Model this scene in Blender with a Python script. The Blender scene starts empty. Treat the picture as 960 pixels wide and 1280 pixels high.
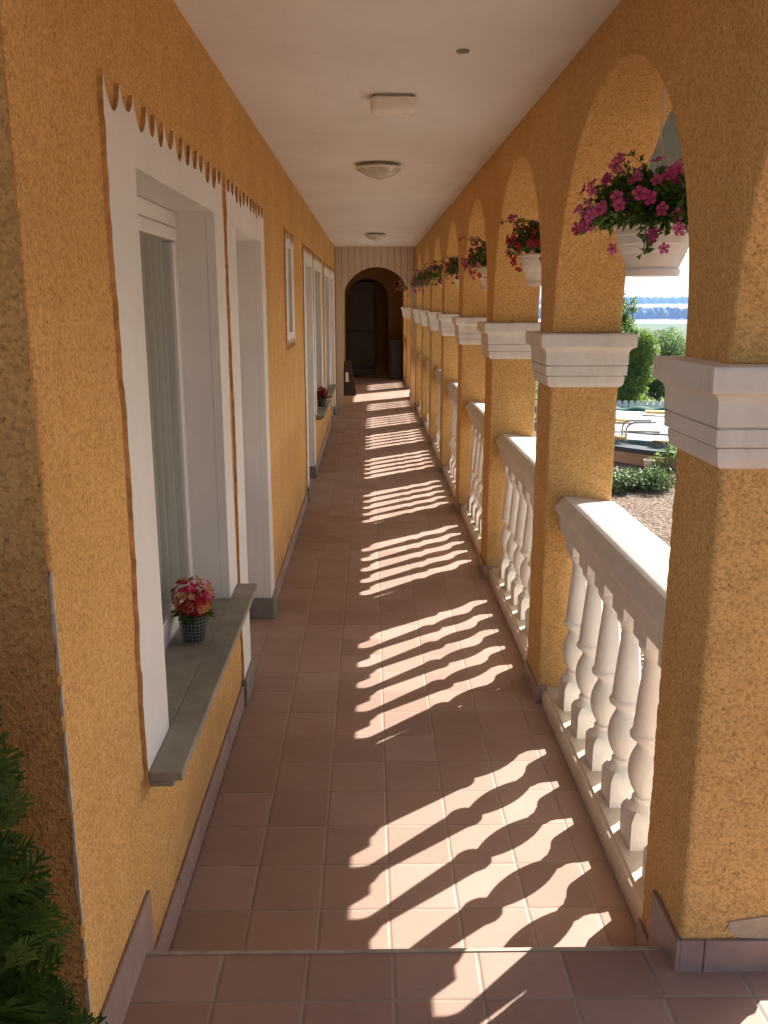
import bpy, bmesh, math, random
from mathutils import Vector, Matrix, noise
from mathutils.geometry import tessellate_polygon

R = math.radians
PI = math.pi
scene = bpy.context.scene
COL = scene.collection

# ------------------------------------------------------------------ camera
cam_d = bpy.data.cameras.new('camera')
cam = bpy.data.objects.new('camera', cam_d)
COL.objects.link(cam)
cam.location = (0, 0, 1.71)
cam.rotation_euler = (R(90 - 13.27), 0, R(-0.87))
cam_d.sensor_fit = 'VERTICAL'
cam_d.sensor_height = 24.0
cam_d.lens = 24.0 * 1118.0 / 1280.0
cam_d.clip_start = 0.05
cam_d.clip_end = 12000
scene.camera = cam

# ------------------------------------------------------------------ light
SUN_EL = 31.2
SUN_AZ = math.atan2(1.0, 0.91)            # sun stands towards +X +Y, measured from +Y towards +X
w = bpy.data.worlds.new('World')
scene.world = w
w.use_nodes = True
nt = w.node_tree
bg = nt.nodes['Background']
sky = nt.nodes.new('ShaderNodeTexSky')
sky.sky_type = 'NISHITA'
sky.sun_disc = False
sky.sun_elevation = R(SUN_EL)
sky.sun_rotation = SUN_AZ
sky.dust_density = 2.5
sky.air_density = 1.0
nt.links.new(sky.outputs[0], bg.inputs['Color'])
bg.inputs['Strength'].default_value = 0.08
sd = bpy.data.lights.new('sun', 'SUN')
sd.energy = 5.0
sd.angle = R(0.5)
sd.color = (1.0, 0.95, 0.87)
so = bpy.data.objects.new('sun', sd)
COL.objects.link(so)
sv = Vector((math.sin(SUN_AZ) * math.cos(R(SUN_EL)), math.cos(SUN_AZ) * math.cos(R(SUN_EL)), math.sin(R(SUN_EL))))
so.rotation_euler = sv.to_track_quat('Z', 'Y').to_euler()
so.location = (10, 10, 12)
scene.view_settings.view_transform = 'Standard'
scene.view_settings.look = 'None'
scene.view_settings.gamma = 1.0
scene.view_settings.use_curve_mapping = False
scene.view_settings.exposure = 1.8
scene.cycles.max_bounces = 10
scene.cycles.diffuse_bounces = 8
scene.cycles.glossy_bounces = 3
scene.cycles.transparent_max_bounces = 12
scene.cycles.volume_bounces = 0
scene.cycles.caustics_reflective = False
scene.cycles.caustics_refractive = False
scene.cycles.sample_clamp_indirect = 6.0
scene.cycles.use_denoising = True

# ------------------------------------------------------------------ materials
class NT:
    def __init__(s, name):
        s.m = bpy.data.materials.new(name)
        s.m.use_nodes = True
        s.t = s.m.node_tree
        s.b = s.t.nodes['Principled BSDF']
        s.pos = None
    def n(s, typ, **k):
        x = s.t.nodes.new(typ)
        for a, v in k.items():
            setattr(x, a, v)
        return x
    def l(s, a, b):
        s.t.links.new(a, b)
    def P(s, local=False):
        if local:
            return s.n('ShaderNodeTexCoord').outputs['Object']
        if s.pos is None:
            s.pos = s.n('ShaderNodeNewGeometry').outputs['Position']
        return s.pos
    def noise(s, scale, detail=4, rough=.55, vec=None, stretch=None):
        x = s.n('ShaderNodeTexNoise')
        x.inputs['Scale'].default_value = scale
        x.inputs['Detail'].default_value = detail
        x.inputs['Roughness'].default_value = rough
        v = vec or s.P()
        if stretch:
            mp = s.n('ShaderNodeMapping')
            mp.inputs['Scale'].default_value = stretch
            s.l(v, mp.inputs[0]); v = mp.outputs[0]
        s.l(v, x.inputs['Vector'])
        return x.outputs['Fac']
    def voro(s, scale, feature='F1', vec=None):
        x = s.n('ShaderNodeTexVoronoi', feature=feature)
        x.inputs['Scale'].default_value = scale
        s.l(vec or s.P(), x.inputs['Vector'])
        return x
    def ramp(s, fac, stops):
        x = s.n('ShaderNodeValToRGB')
        e = x.color_ramp.elements
        while len(e) < len(stops):
            e.new(.5)
        for i, (p, c) in enumerate(stops):
            e[i].position = p
            e[i].color = (*c, 1) if len(c) == 3 else c
        s.l(fac, x.inputs[0])
        return x.outputs[0]
    def rng(s, fac, a, b, c, d):
        x = s.n('ShaderNodeMapRange')
        for i, v in enumerate((a, b, c, d)):
            x.inputs[i + 1].default_value = v
        s.l(fac, x.inputs[0])
        return x.outputs[0]
    def math(s, op, a, b=None, c=None):
        x = s.n('ShaderNodeMath', operation=op)
        for i, v in enumerate((a, b, c)):
            if v is None: continue
            if isinstance(v, (int, float)): x.inputs[i].default_value = v
            else: s.l(v, x.inputs[i])
        return x.outputs[0]
    def mix(s, fac, a, b, mode='MIX'):
        x = s.n('ShaderNodeMix', data_type='RGBA', blend_type=mode)
        for sock, v in ((x.inputs[0], fac), (x.inputs[6], a), (x.inputs[7], b)):
            if isinstance(v, (int, float)): sock.default_value = v
            elif isinstance(v, tuple): sock.default_value = (*v, 1) if len(v) == 3 else v
            else: s.l(v, sock)
        return x.outputs[2]
    def bump(s, h, strength, dist, prev=None):
        x = s.n('ShaderNodeBump')
        x.inputs['Strength'].default_value = strength
        x.inputs['Distance'].default_value = dist
        s.l(h, x.inputs['Height'])
        if prev: s.l(prev, x.inputs['Normal'])
        return x.outputs[0]
    def out(s, col=None, rough=None, nrm=None, spec=None, metal=None):
        for nm, v in (('Base Color', col), ('Roughness', rough), ('Normal', nrm), ('Specular IOR Level', spec), ('Metallic', metal)):
            if v is None: continue
            if isinstance(v, (int, float)): s.b.inputs[nm].default_value = v
            elif isinstance(v, tuple): s.b.inputs[nm].default_value = (*v, 1)
            else: s.l(v, s.b.inputs[nm])
        return s.m

def simple(name, col, rough=.6, var=.12, scale=12, bump=0., bscale=60, bdist=.004, spec=.4, metal=0.):
    t = NT(name)
    f = t.noise(scale, 5)
    lo = tuple(c * (1 - var) for c in col); hi = tuple(min(1, c * (1 + var)) for c in col)
    c = t.ramp(f, [(.3, lo), (.7, hi)])
    nr = t.bump(t.noise(bscale, 4), bump, bdist) if bump else None
    return t.out(c, rough, nr, spec, metal)

def stucco(name, base, dark, grain, strength, dist):
    t = NT(name)
    big = t.noise(1.7, 4)
    streak = t.noise(3.0, 3, stretch=(2.2, 2.2, .35))
    mid = t.noise(14, 4)
    fine = t.noise(grain, 4, .66)
    spk = t.noise(grain * 1.7, 2, .6)
    dirt = t.noise(2.3, 6, .68)
    sz = t.n('ShaderNodeSeparateXYZ'); t.l(t.P(), sz.inputs[0])
    c = t.ramp(big, [(.30, tuple(x * .88 for x in base)), (.70, tuple(min(1, x * 1.10) for x in base))])
    c = t.mix(t.rng(streak, .42, .68, 0, .48), c, tuple(x * y for x, y in zip(base, (.86, .80, .72))))
    c = t.mix(t.rng(mid, .4, .75, 0, .4), c, tuple(min(1, x * y) for x, y in zip(base, (1.10, 1.16, 1.32))))
    wrp = t.n('ShaderNodeVectorMath', operation='MULTIPLY_ADD')
    nv = t.n('ShaderNodeTexNoise'); nv.inputs['Scale'].default_value = 60; t.l(t.P(), nv.inputs['Vector'])
    t.l(nv.outputs['Color'], wrp.inputs[0]); wrp.inputs[1].default_value = (.012, .012, .012); t.l(t.P(), wrp.inputs[2])
    cell = t.voro(grain * 1.45, 'F1', wrp.outputs[0]); cell.inputs['Randomness'].default_value = 1
    cs = t.n('ShaderNodeSeparateColor'); t.l(cell.outputs['Color'], cs.inputs[0])
    c = t.mix(t.rng(cs.outputs[0], .35, 1, 0, .55), c, dark)
    c = t.mix(t.rng(fine, .50, .66, 0, .28), c, dark)
    c = t.mix(t.math('MULTIPLY', t.rng(cs.outputs[1], .90, .93, 0, .6), t.rng(spk, .45, .6, .2, 1)), c, tuple(x * .6 for x in dark))
    c = t.mix(t.rng(cs.outputs[2], .75, 1, 0, .3), c, tuple(min(1, x * y) for x, y in zip(base, (1.15, 1.25, 1.5))))
    c = t.mix(t.rng(spk, .40, .28, 0, .35), c, tuple(min(1, x * y) for x, y in zip(base, (1.12, 1.2, 1.4))))
    foot = t.math('MULTIPLY', t.rng(t.math('ADD', sz.outputs['Z'], t.math('MULTIPLY', dirt, -.35)), -.05, .22, .55, 0), t.rng(dirt, .35, .65, .3, 1))
    c = t.mix(foot, c, (.30, .19, .10))
    n1 = t.bump(mid, .30, .010)
    n2 = t.bump(fine, strength, dist, n1)
    n3 = t.bump(cell.outputs['Distance'], strength * .55, dist * .45, n2)
    return t.out(c, .92, n3, .12)

M = {}
M['stucco'] = stucco('ochre_stucco', (.72, .43, .158), (.33, .165, .055), 120, .8, .005)
M['stucco_rough'] = stucco('coarse_ochre_stucco', (.62, .32, .105), (.28, .125, .038), 90, 1.0, .009)
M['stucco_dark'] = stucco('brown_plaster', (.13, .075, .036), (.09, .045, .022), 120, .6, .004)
t = NT('white_paint')
f = t.noise(2.5, 4)
M['white'] = t.out(t.ramp(f, [(.3, (.66, .65, .625)), (.7, (.75, .74, .715))]), .75, t.bump(t.noise(90, 4), .3, .003, t.bump(t.noise(9, 4), .3, .012)), .25)
t = NT('white_concrete')
f = t.noise(5, 6, .65)
c = t.ramp(f, [(.3, (.65, .605, .54)), (.7, (.76, .72, .66))])
g = t.noise(35, 5, .7)
c = t.mix(t.rng(g, .6, .75, 0, .35), c, (.50, .44, .37))
pits = t.voro(55)
c = t.mix(t.rng(pits.outputs['Distance'], .05, .12, .35, 0), c, (.42, .36, .3))
dr = t.noise(7, 6, .7, stretch=(1, 1, .22))
c = t.mix(t.rng(dr, .52, .72, 0, .40), c, (.47, .40, .31))
M['white_con'] = t.out(c, .75, t.bump(t.noise(110, 4, .65), .3, .003, t.bump(g, .3, .005)), .25)
t = NT('grimy_white_concrete')
g = t.noise(16, 6, .7)
c = t.ramp(t.noise(4, 5, .65), [(.3, (.50, .42, .33)), (.7, (.66, .59, .49))])
c = t.mix(t.rng(g, .5, .72, 0, .5), c, (.33, .26, .19))
M['grimy_con'] = t.out(c, .8, t.bump(t.noise(110, 4, .65), .3, .003, t.bump(g, .3, .005)), .2)
t = NT('ceiling_plaster')
f = t.noise(1.1, 4)
c = t.ramp(f, [(.3, (.72, .715, .70)), (.7, (.80, .795, .78))])
c = t.mix(t.rng(t.noise(9, 6, .72), .58, .8, 0, .4), c, (.60, .57, .53))
c = t.mix(t.rng(t.noise(2.2, 6, .7, stretch=(1, .4, 1)), .52, .75, 0, .4), c, (.62, .59, .55))
c = t.mix(t.rng(t.noise(38, 2, .5), .74, .80, 0, .5), c, (.35, .31, .27))
M['ceiling'] = t.out(c, .9, t.bump(t.noise(70, 4, .6), .25, .004, t.bump(t.noise(5, 5, .6), .35, .03)), .1)

def tiles(name, base, tx, ty, ox, oy, grout=(.35, .285, .225), gw=.0032, uselocal=False):
    t = NT(name)
    sx = t.n('ShaderNodeSeparateXYZ'); t.l(t.P(), sx.inputs[0])
    wob = t.math('MULTIPLY', t.math('SUBTRACT', t.noise(5, 2), .5), .006)
    u = t.math('DIVIDE', t.math('ADD', t.math('SUBTRACT', sx.outputs['X'], ox), wob), tx)
    v = t.math('DIVIDE', t.math('ADD', t.math('SUBTRACT', sx.outputs['Y'], oy), wob), ty)
    cu = t.math('FLOOR', u); cv = t.math('FLOOR', v)
    fu = t.math('FRACT', u); fv = t.math('FRACT', v)
    du = t.math('MULTIPLY', t.math('MINIMUM', fu, t.math('SUBTRACT', 1, fu)), tx)
    dv = t.math('MULTIPLY', t.math('MINIMUM', fv, t.math('SUBTRACT', 1, fv)), ty)
    d = t.math('MINIMUM', du, dv)
    cb = t.n('ShaderNodeCombineXYZ'); t.l(cu, cb.inputs[0]); t.l(cv, cb.inputs[1])
    wn = t.n('ShaderNodeTexWhiteNoise', noise_dimensions='2D'); t.l(cb.outputs[0], wn.inputs['Vector'])
    c = t.ramp(wn.outputs['Value'], [(0, tuple(x * .85 for x in base)), (.5, base), (1, (base[0] * 1.10, base[1] * 1.15, base[2] * 1.2))])
    cl = t.noise(6, 6, .65)
    c = t.mix(t.rng(cl, .45, .7, 0, .35), c, (base[0] * .84, base[1] * .82, base[2] * .80))
    c = t.mix(t.rng(t.noise(90, 5, .7), .55, .75, 0, .3), c, (base[0] * 1.25, base[1] * 1.25, base[2] * 1.2))
    c = t.mix(t.rng(t.noise(22, 6, .75), .58, .72, 0, .35), c, (base[0] * .7, base[1] * .66, base[2] * .62))
    c = t.mix(t.rng(t.noise(1.2, 6, .65), .46, .70, 0, .55), c, (base[0] * 1.08, base[1] * 1.2, base[2] * 1.3))
    gm = t.rng(d, gw * .55, gw, 1, 0)
    gcol = t.ramp(t.noise(8, 4), [(.3, tuple(x * .62 for x in grout)), (.7, grout)])
    c = t.mix(gm, c, gcol)
    hb = t.rng(d, gw * .4, gw * 2.2, 0, 1)
    n1 = t.bump(hb, .5, .003)
    n2 = t.bump(t.noise(120, 4), .10, .002, n1)
    r = t.ramp(cl, [(.3, (.48, .48, .48)), (.7, (.68, .68, .68))])
    r = t.mix(gm, r, (.9, .9, .9))
    return t.out(c, r, n2, .3)
M['tile_low'] = tiles('terracotta_tiles', (.34, .224, .174), .2, .212, .05, 2.25)
M['tile_up'] = tiles('terracotta_tiles_landing', (.33, .21, .16), .205, .212, .05, 1.72)
M['skirt'] = simple('skirting_tile', (.29, .20, .17), .55, .18, 9, .15, 90, .003)
M['slate'] = simple('grey_slate', (.255, .23, .185), .6, .18, 14, .2, 60, .004)
M['greystone'] = simple('grey_base_stone', (.19, .175, .15), .6, .15, 10, .2, 60, .004)
M['grout'] = simple('pale_edge_strip', (.36, .31, .24), .6, .2, 18)
M['pvc'] = simple('white_pvc', (.74, .73, .71), .35, .03, 3, spec=.5)
M['plastic'] = simple('cream_plastic', (.80, .765, .72), .4, .06, 9, spec=.45)
M['emerg'] = simple('white_lamp_plastic', (.82, .79, .75), .4, .04, 6, spec=.4)
M['curtain'] = simple('grey_green_curtain', (.50, .48, .42), .9, .1, 25, .2, 300, .001)
M['dark'] = simple('dark_room', (.03, .03, .028), .9)
M['cut_edge'] = simple('brown_cut_plaster_edge', (.50, .27, .095), .95, .35, 30, .6, 90, .006)
M['patch'] = simple('grey_cement_patch', (.40, .315, .22), .9, .25, 22, .4, 90, .005)
M['chip'] = simple('chipped_white_plaster', (.50, .39, .28), .9, .25, 40, .5, 90, .006)
M['metal'] = simple('dull_metal', (.35, .33, .30), .4, .15, 30, metal=.8)
M['steel'] = simple('bright_steel', (.6, .6, .6), .3, .1, 30, metal=.9)
M['blackwood'] = simple('dark_stained_wood', (.035, .027, .022), .6, .3, 20)
M['soffit'] = simple('grey_green_soffit', (.085, .095, .08), .8, .15, 3)
M['roof'] = simple('roof_cover', (.26, .10, .06), .85, .2, 8)
M['cord'] = simple('pale_cord', (.62, .55, .45), .8, .1, 50)
M['doordark'] = simple('dark_door', (.055, .045, .037), .5, .15, 5)
M['graybox'] = simple('grey_cabinet', (.026, .022, .02), .6, .15, 6)
M['bark'] = simple('bark', (.10, .075, .05), .9, .3, 30, .6, 60, .01)
M['wire'] = simple('grey_wire', (.20, .20, .185), .45, .1, 40, metal=.4)
M['potdark'] = simple('dark_pot', (.03, .035, .03), .7)
M['green_net'] = simple('green_mesh_net', (.012, .10, .07), .8, .2, 25, .4, 120, .004)
M['sheet'] = simple('white_sheet', (.78, .80, .80), .45, .06, 2.5, .3, 4, .03)
M['sheet_blue'] = simple('pale_blue_sheet', (.62, .74, .78), .4, .08, 3, .3, 5, .02)
M['plank'] = simple('yellow_plank', (.55, .40, .16), .7, .2, 15)
M['plank_d'] = simple('brown_plank', (.16, .11, .06), .7, .25, 15)
M['coping'] = simple('dark_rubber_edge', (.022, .035, .048), .55, .2, 15)
M['picket'] = simple('white_picket_paint', (.78, .78, .80), .6, .06, 8)
M['bucket'] = simple('white_bucket_plastic', (.62, .60, .55), .5, .12, 15)
M['soil'] = simple('dark_soil', (.07, .05, .035), .95, .3, 40, .6, 60, .01)
t = NT('frosted_lamp_glass')
M['lampglass'] = t.out(t.ramp(t.noise(20, 3), [(.3, (.40, .40, .33)), (.7, (.56, .55, .47))]), .16, None, .6)
t = NT('window_glass')
t.t.nodes.remove(t.b)
gl = t.n('ShaderNodeBsdfGlossy'); gl.inputs['Roughness'].default_value = .03
tr = t.n('ShaderNodeBsdfTransparent'); tr.inputs['Color'].default_value = (.88, .90, .89, 1)
fr = t.n('ShaderNodeLayerWeight'); fr.inputs['Blend'].default_value = .5
fac = t.math('ADD', t.math('MULTIPLY', t.math('POWER', fr.outputs['Facing'], 5), .45), .03)
mx = t.n('ShaderNodeMixShader')
t.l(fac, mx.inputs[0]); t.l(tr.outputs[0], mx.inputs[1]); t.l(gl.outputs[0], mx.inputs[2])
t.l(mx.outputs[0], t.t.nodes['Material Output'].inputs['Surface'])
M['glass'] = t.m
# vertical tongue and groove boards
t = NT('beige_boards')
sx = t.n('ShaderNodeSeparateXYZ'); t.l(t.P(), sx.inputs[0])
u = t.math('DIVIDE', sx.outputs['X'], .105)
fu = t.math('FRACT', t.math('ADD', u, 20.3))
cu = t.math('FLOOR', t.math('ADD', u, 20.3))
wn = t.n('ShaderNodeTexWhiteNoise', noise_dimensions='1D'); t.l(cu, wn.inputs['W'])
g = t.noise(6, 5, .6, stretch=(6, 6, .5))
c = t.mix(t.rng(wn.outputs['Value'], 0, 1, 0, .5), (.64, .57, .48), (.58, .51, .42))
c = t.mix(t.rng(g, .45, .7, 0, .4), c, (.50, .42, .33))
d = t.math('MINIMUM', fu, t.math('SUBTRACT', 1, fu))
c = t.mix(t.rng(d, .02, .06, .7, 0), c, (.20, .16, .12))
M['boards'] = t.out(c, .6, t.bump(t.rng(d, .02, .09, 0, 1), .8, .008), .3)
# red brick
t = NT('brick')
br = t.n('ShaderNodeTexBrick')
br.inputs['Color1'].default_value = (.46, .31, .22, 1); br.inputs['Color2'].default_value = (.36, .23, .16, 1)
br.inputs['Mortar'].default_value = (.36, .32, .27, 1); br.inputs['Scale'].default_value = 1.0
br.inputs['Brick Width'].default_value = .16; br.inputs['Row Height'].default_value = .06; br.inputs['Mortar Size'].default_value = .007
uvn = t.n('ShaderNodeUVMap')
t.l(uvn.outputs[0], br.inputs['Vector'])
M['brick'] = t.out(t.mix(t.rng(t.noise(12, 4), .4, .7, 0, .5), br.outputs['Color'], (.42, .30, .22)), .9, None, .2)

def leafmat(name, a, b, rough=.5, trans=.25):
    t = NT(name)
    f = t.noise(7, 4)
    f2 = t.noise(60, 2)
    c = t.ramp(f, [(.33, a), (.67, b)])
    c = t.mix(t.rng(f2, .35, .65, 0, .5), c, tuple(x * .62 for x in a))
    t.out(c, rough, None, .25)
    tl = t.n('ShaderNodeBsdfTranslucent'); t.l(c, tl.inputs['Color'])
    mx = t.n('ShaderNodeMixShader'); mx.inputs[0].default_value = trans
    t.l(t.b.outputs[0], mx.inputs[1]); t.l(tl.outputs[0], mx.inputs[2])
    t.l(mx.outputs[0], t.t.nodes['Material Output'].inputs['Surface'])
    return t.m
M['leaf_pet'] = leafmat('petunia_leaves', (.06, .13, .022), (.12, .22, .045))
M['leaf_thuja'] = leafmat('thuja_needles', (.045, .085, .013), (.09, .15, .026), .6, .2)
M['leaf_light'] = leafmat('light_leaves', (.10, .19, .03), (.28, .40, .07), .45, .5)
M['leaf_mid'] = leafmat('mid_leaves', (.055, .11, .025), (.11, .19, .045), .45, .4)
M['leaf_round'] = leafmat('grey_green_leaves', (.09, .17, .04), (.18, .28, .08), .5, .5)
M['fl_pink'] = leafmat('pink_petals', (.58, .09, .27), (.72, .20, .44), .6, .3)
M['fl_pink_c'] = leafmat('dark_pink_petals', (.40, .035, .17), (.56, .09, .28), .6, .3)
M['fl_red'] = leafmat('red_petals', (.36, .012, .03), (.50, .03, .06), .6, .3)
M['fl_dred'] = leafmat('dark_red_petals', (.16, .008, .03), (.26, .018, .055), .6, .3)
M['fl_lilac'] = leafmat('lilac_petals', (.26, .07, .26), (.40, .15, .36), .6, .3)
M['fl_peach'] = leafmat('peach_petals', (.60, .27, .17), (.70, .40, .24), .6, .25)
M['fl_orange'] = leafmat('orange_petals', (.60, .25, .06), (.66, .36, .12), .6, .25)
M['fl_wine'] = leafmat('wine_petals', (.20, .02, .03), (.34, .05, .06), .6, .2)
M['fl_hot'] = leafmat('hot_pink_petals', (.62, .02, .09), (.68, .05, .14), .6, .25)

# ------------------------------------------------------------------ mesh helpers
class MB:
    def __init__(s):
        s.v = []; s.f = []; s.mi = []; s.uv = {}
    def add(s, vs, fs, m=0):
        o = len(s.v)
        s.v.extend([tuple(p) for p in vs])
        for f in fs:
            s.f.append(tuple(i + o for i in f)); s.mi.append(m)
        return o
    def box(s, x0, x1, y0, y1, z0, z1, m=0):
        s.add([(x0, y0, z0), (x1, y0, z0), (x1, y1, z0), (x0, y1, z0), (x0, y0, z1), (x1, y0, z1), (x1, y1, z1), (x0, y1, z1)],
              [(0, 3, 2, 1), (4, 5, 6, 7), (0, 1, 5, 4), (1, 2, 6, 5), (2, 3, 7, 6), (3, 0, 4, 7)], m)
    def lathe(s, prof, cx=0, cy=0, n=24, m=0):
        vs = []; fs = []
        for r, z in prof:
            for i in range(n):
                a = 2 * PI * i / n
                vs.append((cx + r * math.cos(a), cy + r * math.sin(a), z))
        k = len(prof)
        for j in range(k - 1):
            for i in range(n):
                a, b = j * n + i, j * n + (i + 1) % n
                fs.append((a, b, b + n, a + n))
        fs.append(tuple(reversed(range(n)))); fs.append(tuple(range((k - 1) * n, k * n)))
        s.add(vs, fs, m)
    def sqlathe(s, prof, x0, x1, y0, y1, m=0):
        """rings of a rectangle offset outward by off at height z: prof = [(off, z)]"""
        vs = []; fs = []
        for o, z in prof:
            vs += [(x0 - o, y0 - o, z), (x1 + o, y0 - o, z), (x1 + o, y1 + o, z), (x0 - o, y1 + o, z)]
        for j in range(len(prof) - 1):
            for i in range(4):
                a, b = j * 4 + i, j * 4 + (i + 1) % 4
                fs.append((a, b, b + 4, a + 4))
        fs.append((3, 2, 1, 0)); k = (len(prof) - 1) * 4
        fs.append((k, k + 1, k + 2, k + 3))
        s.add(vs, fs, m)
    def tube(s, pts, rad, n=8, m=0):
        pts = [Vector(p) for p in pts]
        if not isinstance(rad, (list, tuple)): rad = [rad] * len(pts)
        vs = []; fs = []
        up = Vector((0, 0, 1)); prev = None
        for i, p in enumerate(pts):
            d = (pts[min(i + 1, len(pts) - 1)] - pts[max(i - 1, 0)]).normalized()
            if prev is None:
                a = d.cross(up)
                if a.length < .01: a = d.cross(Vector((1, 0, 0)))
            else:
                a = prev - d * prev.dot(d)
            a.normalize(); prev = a
            b = d.cross(a)
            for k in range(n):
                q = 2 * PI * k / n
                vs.append(p + (a * math.cos(q) + b * math.sin(q)) * rad[i])
        for j in range(len(pts) - 1):
            for k in range(n):
                a, b = j * n + k, j * n + (k + 1) % n
                fs.append((a, b, b + n, a + n))
        fs.append(tuple(reversed(range(n)))); fs.append(tuple(range((len(pts) - 1) * n, len(pts) * n)))
        s.add(vs, fs, m)
    def poly(s, loops, fn, t0, t1, m=0):
        """2-D loops (outer, then holes) extruded from t0 to t1; fn(a, b, t) -> xyz"""
        flat = [p for l in loops for p in l]
        tri = tessellate_polygon([[Vector((a, b, 0)) for a, b in l] for l in loops])
        n = len(flat)
        vs = [fn(a, b, t0) for a, b in flat] + [fn(a, b, t1) for a, b in flat]
        fs = [tuple(tt) for tt in tri] + [tuple(i + n for i in reversed(tt)) for tt in tri]
        o = 0
        for l in loops:
            k = len(l)
            for i in range(k):
                a, b = o + i, o + (i + 1) % k
                fs.append((a, b, b + n, a + n))
            o += k
        s.add(vs, fs, m)
    def sweep(s, prof, y0, y1, m=0, cuts=1):
        """closed XZ profile run along Y"""
        k = len(prof); vs = []; fs = []
        for j in range(cuts + 1):
            y = y0 + (y1 - y0) * j / cuts
            vs += [(x, y, z) for x, z in prof]
        for j in range(cuts):
            for i in range(k):
                a, b = j * k + i, j * k + (i + 1) % k
                fs.append((a, b, b + k, a + k))
        fs.append(tuple(reversed(range(k)))); fs.append(tuple(range(cuts * k, cuts * k + k)))
        s.add(vs, fs, m)
    def build(s, name, mats, parent=None, smooth=None, bevel=0, segs=2, fixn=True):
        me = bpy.data.meshes.new(name)
        me.from_pydata(s.v, [], s.f)
        for mm in (mats if isinstance(mats, (list, tuple)) else [mats]):
            me.materials.append(mm)
        me.polygons.foreach_set('material_index', s.mi)
        if fixn or bevel:
            bm = bmesh.new(); bm.from_mesh(me)
            if fixn: bmesh.ops.recalc_face_normals(bm, faces=bm.faces)
            bm.to_mesh(me); bm.free()
        if smooth is not None:
            me.polygons.foreach_set('use_smooth', [True] * len(me.polygons))
            if smooth < 179: me.set_sharp_from_angle(angle=R(smooth))
        me.update()
        o = bpy.data.objects.new(name, me)
        COL.objects.link(o)
        if parent: o.parent = parent
        if bevel:
            b = o.modifiers.new('soft_edges', 'BEVEL'); b.width = bevel; b.segments = segs; b.limit_method = 'ANGLE'; b.angle_limit = R(40)
            b.harden_normals = False
        return o

def tag(o, label=None, cat=None, group=None, kind=None):
    if label: o['label'] = label
    if cat: o['category'] = cat
    if group: o['group'] = group
    if kind: o['kind'] = kind
    return o
def thing(name, label, cat, loc=(0, 0, 0), group=None):
    o = bpy.data.objects.new(name, None)
    COL.objects.link(o); o.location = loc; o.empty_display_size = .1
    return tag(o, label, cat, group)
def copy_tree(o, parent=None):
    c = o.copy(); COL.objects.link(c); c.parent = parent
    for ch in list(o.children): copy_tree(ch, c)
    return c
YZ = lambda a, b, t: (t, a, b)
XZ = lambda a, b, t: (a, t, b)
XY = lambda a, b, t: (a, b, t)

# ------------------------------------------------------------------ dimensions
XL = -.56            # face of the house wall
XR, XO = .725, 1.0   # inner and outer face of the arcade
ZC = 2.55            # ceiling
ZL = .165            # landing
YS = 1.88            # step edge
PW = .28; PITCH = 1.80; P1 = 1.81
ZCAP = 1.585
def py(k): return P1 + PITCH * (k - 1)      # near face of pillar k
YE = 14.75           # board partition

# ------------------------------------------------------------------ ground
ys = [-60, -20, -5, 0, 5, 10, 15, 20, 24, 28, 34, 45, 60, 90, 140, 200, 300, 450, 600, 750, 900, 960, 1100, 1200, 1300, 1400, 1600, 1800, 2000, 2300, 2600, 3000]
def tz(y):
    P = [(-100, -1), (26, -1), (40, -1.35), (90, -3.5), (300, -9.5), (600, -16), (1000, -21.4), (1300, -22.2), (1450, -21), (2000, -12), (2600, -3.4), (3000, -1.4), (9000, -30)]
    for (a, b), (c, d) in zip(P, P[1:]):
        if y <= c: return b + (d - b) * (y - a) / (c - a)
    return P[-1][1]
xs = [-900, -400, -150, -60, -20, -8, -4, 0, 4, 8, 14, 22, 40, 70, 120, 180, 260, 340, 420, 520, 640, 760, 900, 1100, 1400, 2000]
b = MB(); vs = []; fs = []
random.seed(3)
for y in ys:
    for x in xs:
        far = max(0, min(1, (y - 250) / 1200))
        vs.append((x, y, tz(y) + far * 2.2 * math.sin(x * .004 + y * .002)))
nx = len(xs)
for j in range(len(ys) - 1):
    for i in range(nx - 1):
        fs.append((j * nx + i, j * nx + i + 1, (j + 1) * nx + i + 1, (j + 1) * nx + i))
b.add(vs, fs)
t = NT('ground_cover')
sx = t.n('ShaderNodeSeparateXYZ'); t.l(t.P(), sx.inputs[0])
Yv = sx.outputs['Y']
wv = t.math('ADD', Yv, t.math('MULTIPLY', t.math('SUBTRACT', t.noise(.25, 4), .5), 3))
v1 = t.voro(26); v2 = t.noise(9, 5, .7)
gr = t.ramp(v1.outputs['Color'], [(.15, (.085, .062, .045)), (.5, (.175, .13, .098)), (.85, (.30, .235, .185))])
gr = t.mix(t.rng(v2, .4, .65, 0, .55), gr, (.11, .074, .048))
gs = t.ramp(t.noise(1.5, 6, .7), [(.3, (.07, .10, .025)), (.7, (.13, .16, .05))])
fld = t.ramp(t.noise(.012, 3), [(.35, (.075, .115, .035)), (.65, (.12, .155, .055))])
straw = t.ramp(t.noise(.02, 3, stretch=(1, 4, 1)), [(.3, (.34, .27, .20)), (.7, (.42, .34, .26))])
c = t.mix(t.rng(wv, 20.5, 22.5, 0, 1), gr, gs)
c = t.mix(t.rng(wv, 120, 300, 0, 1), c, fld)
wf = t.math('ADD', Yv, t.math('MULTIPLY', sx.outputs['X'], -.25))
c = t.mix(t.rng(wf, 830, 838, 0, 1), c, straw)
c = t.mix(t.rng(wf, 1000, 1003, 0, .35), c, (.16, .17, .07))
c = t.mix(t.rng(wf, 1010, 1013, 0, .75), c, straw)
c = t.mix(t.rng(Yv, 2150, 2350, 0, .85), c, (.10, .12, .05))
M['ground'] = t.out(c, .95, t.bump(v1.outputs['Distance'], .8, .03), .1)
g = b.build('ground', M['ground'], fixn=False)
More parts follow.
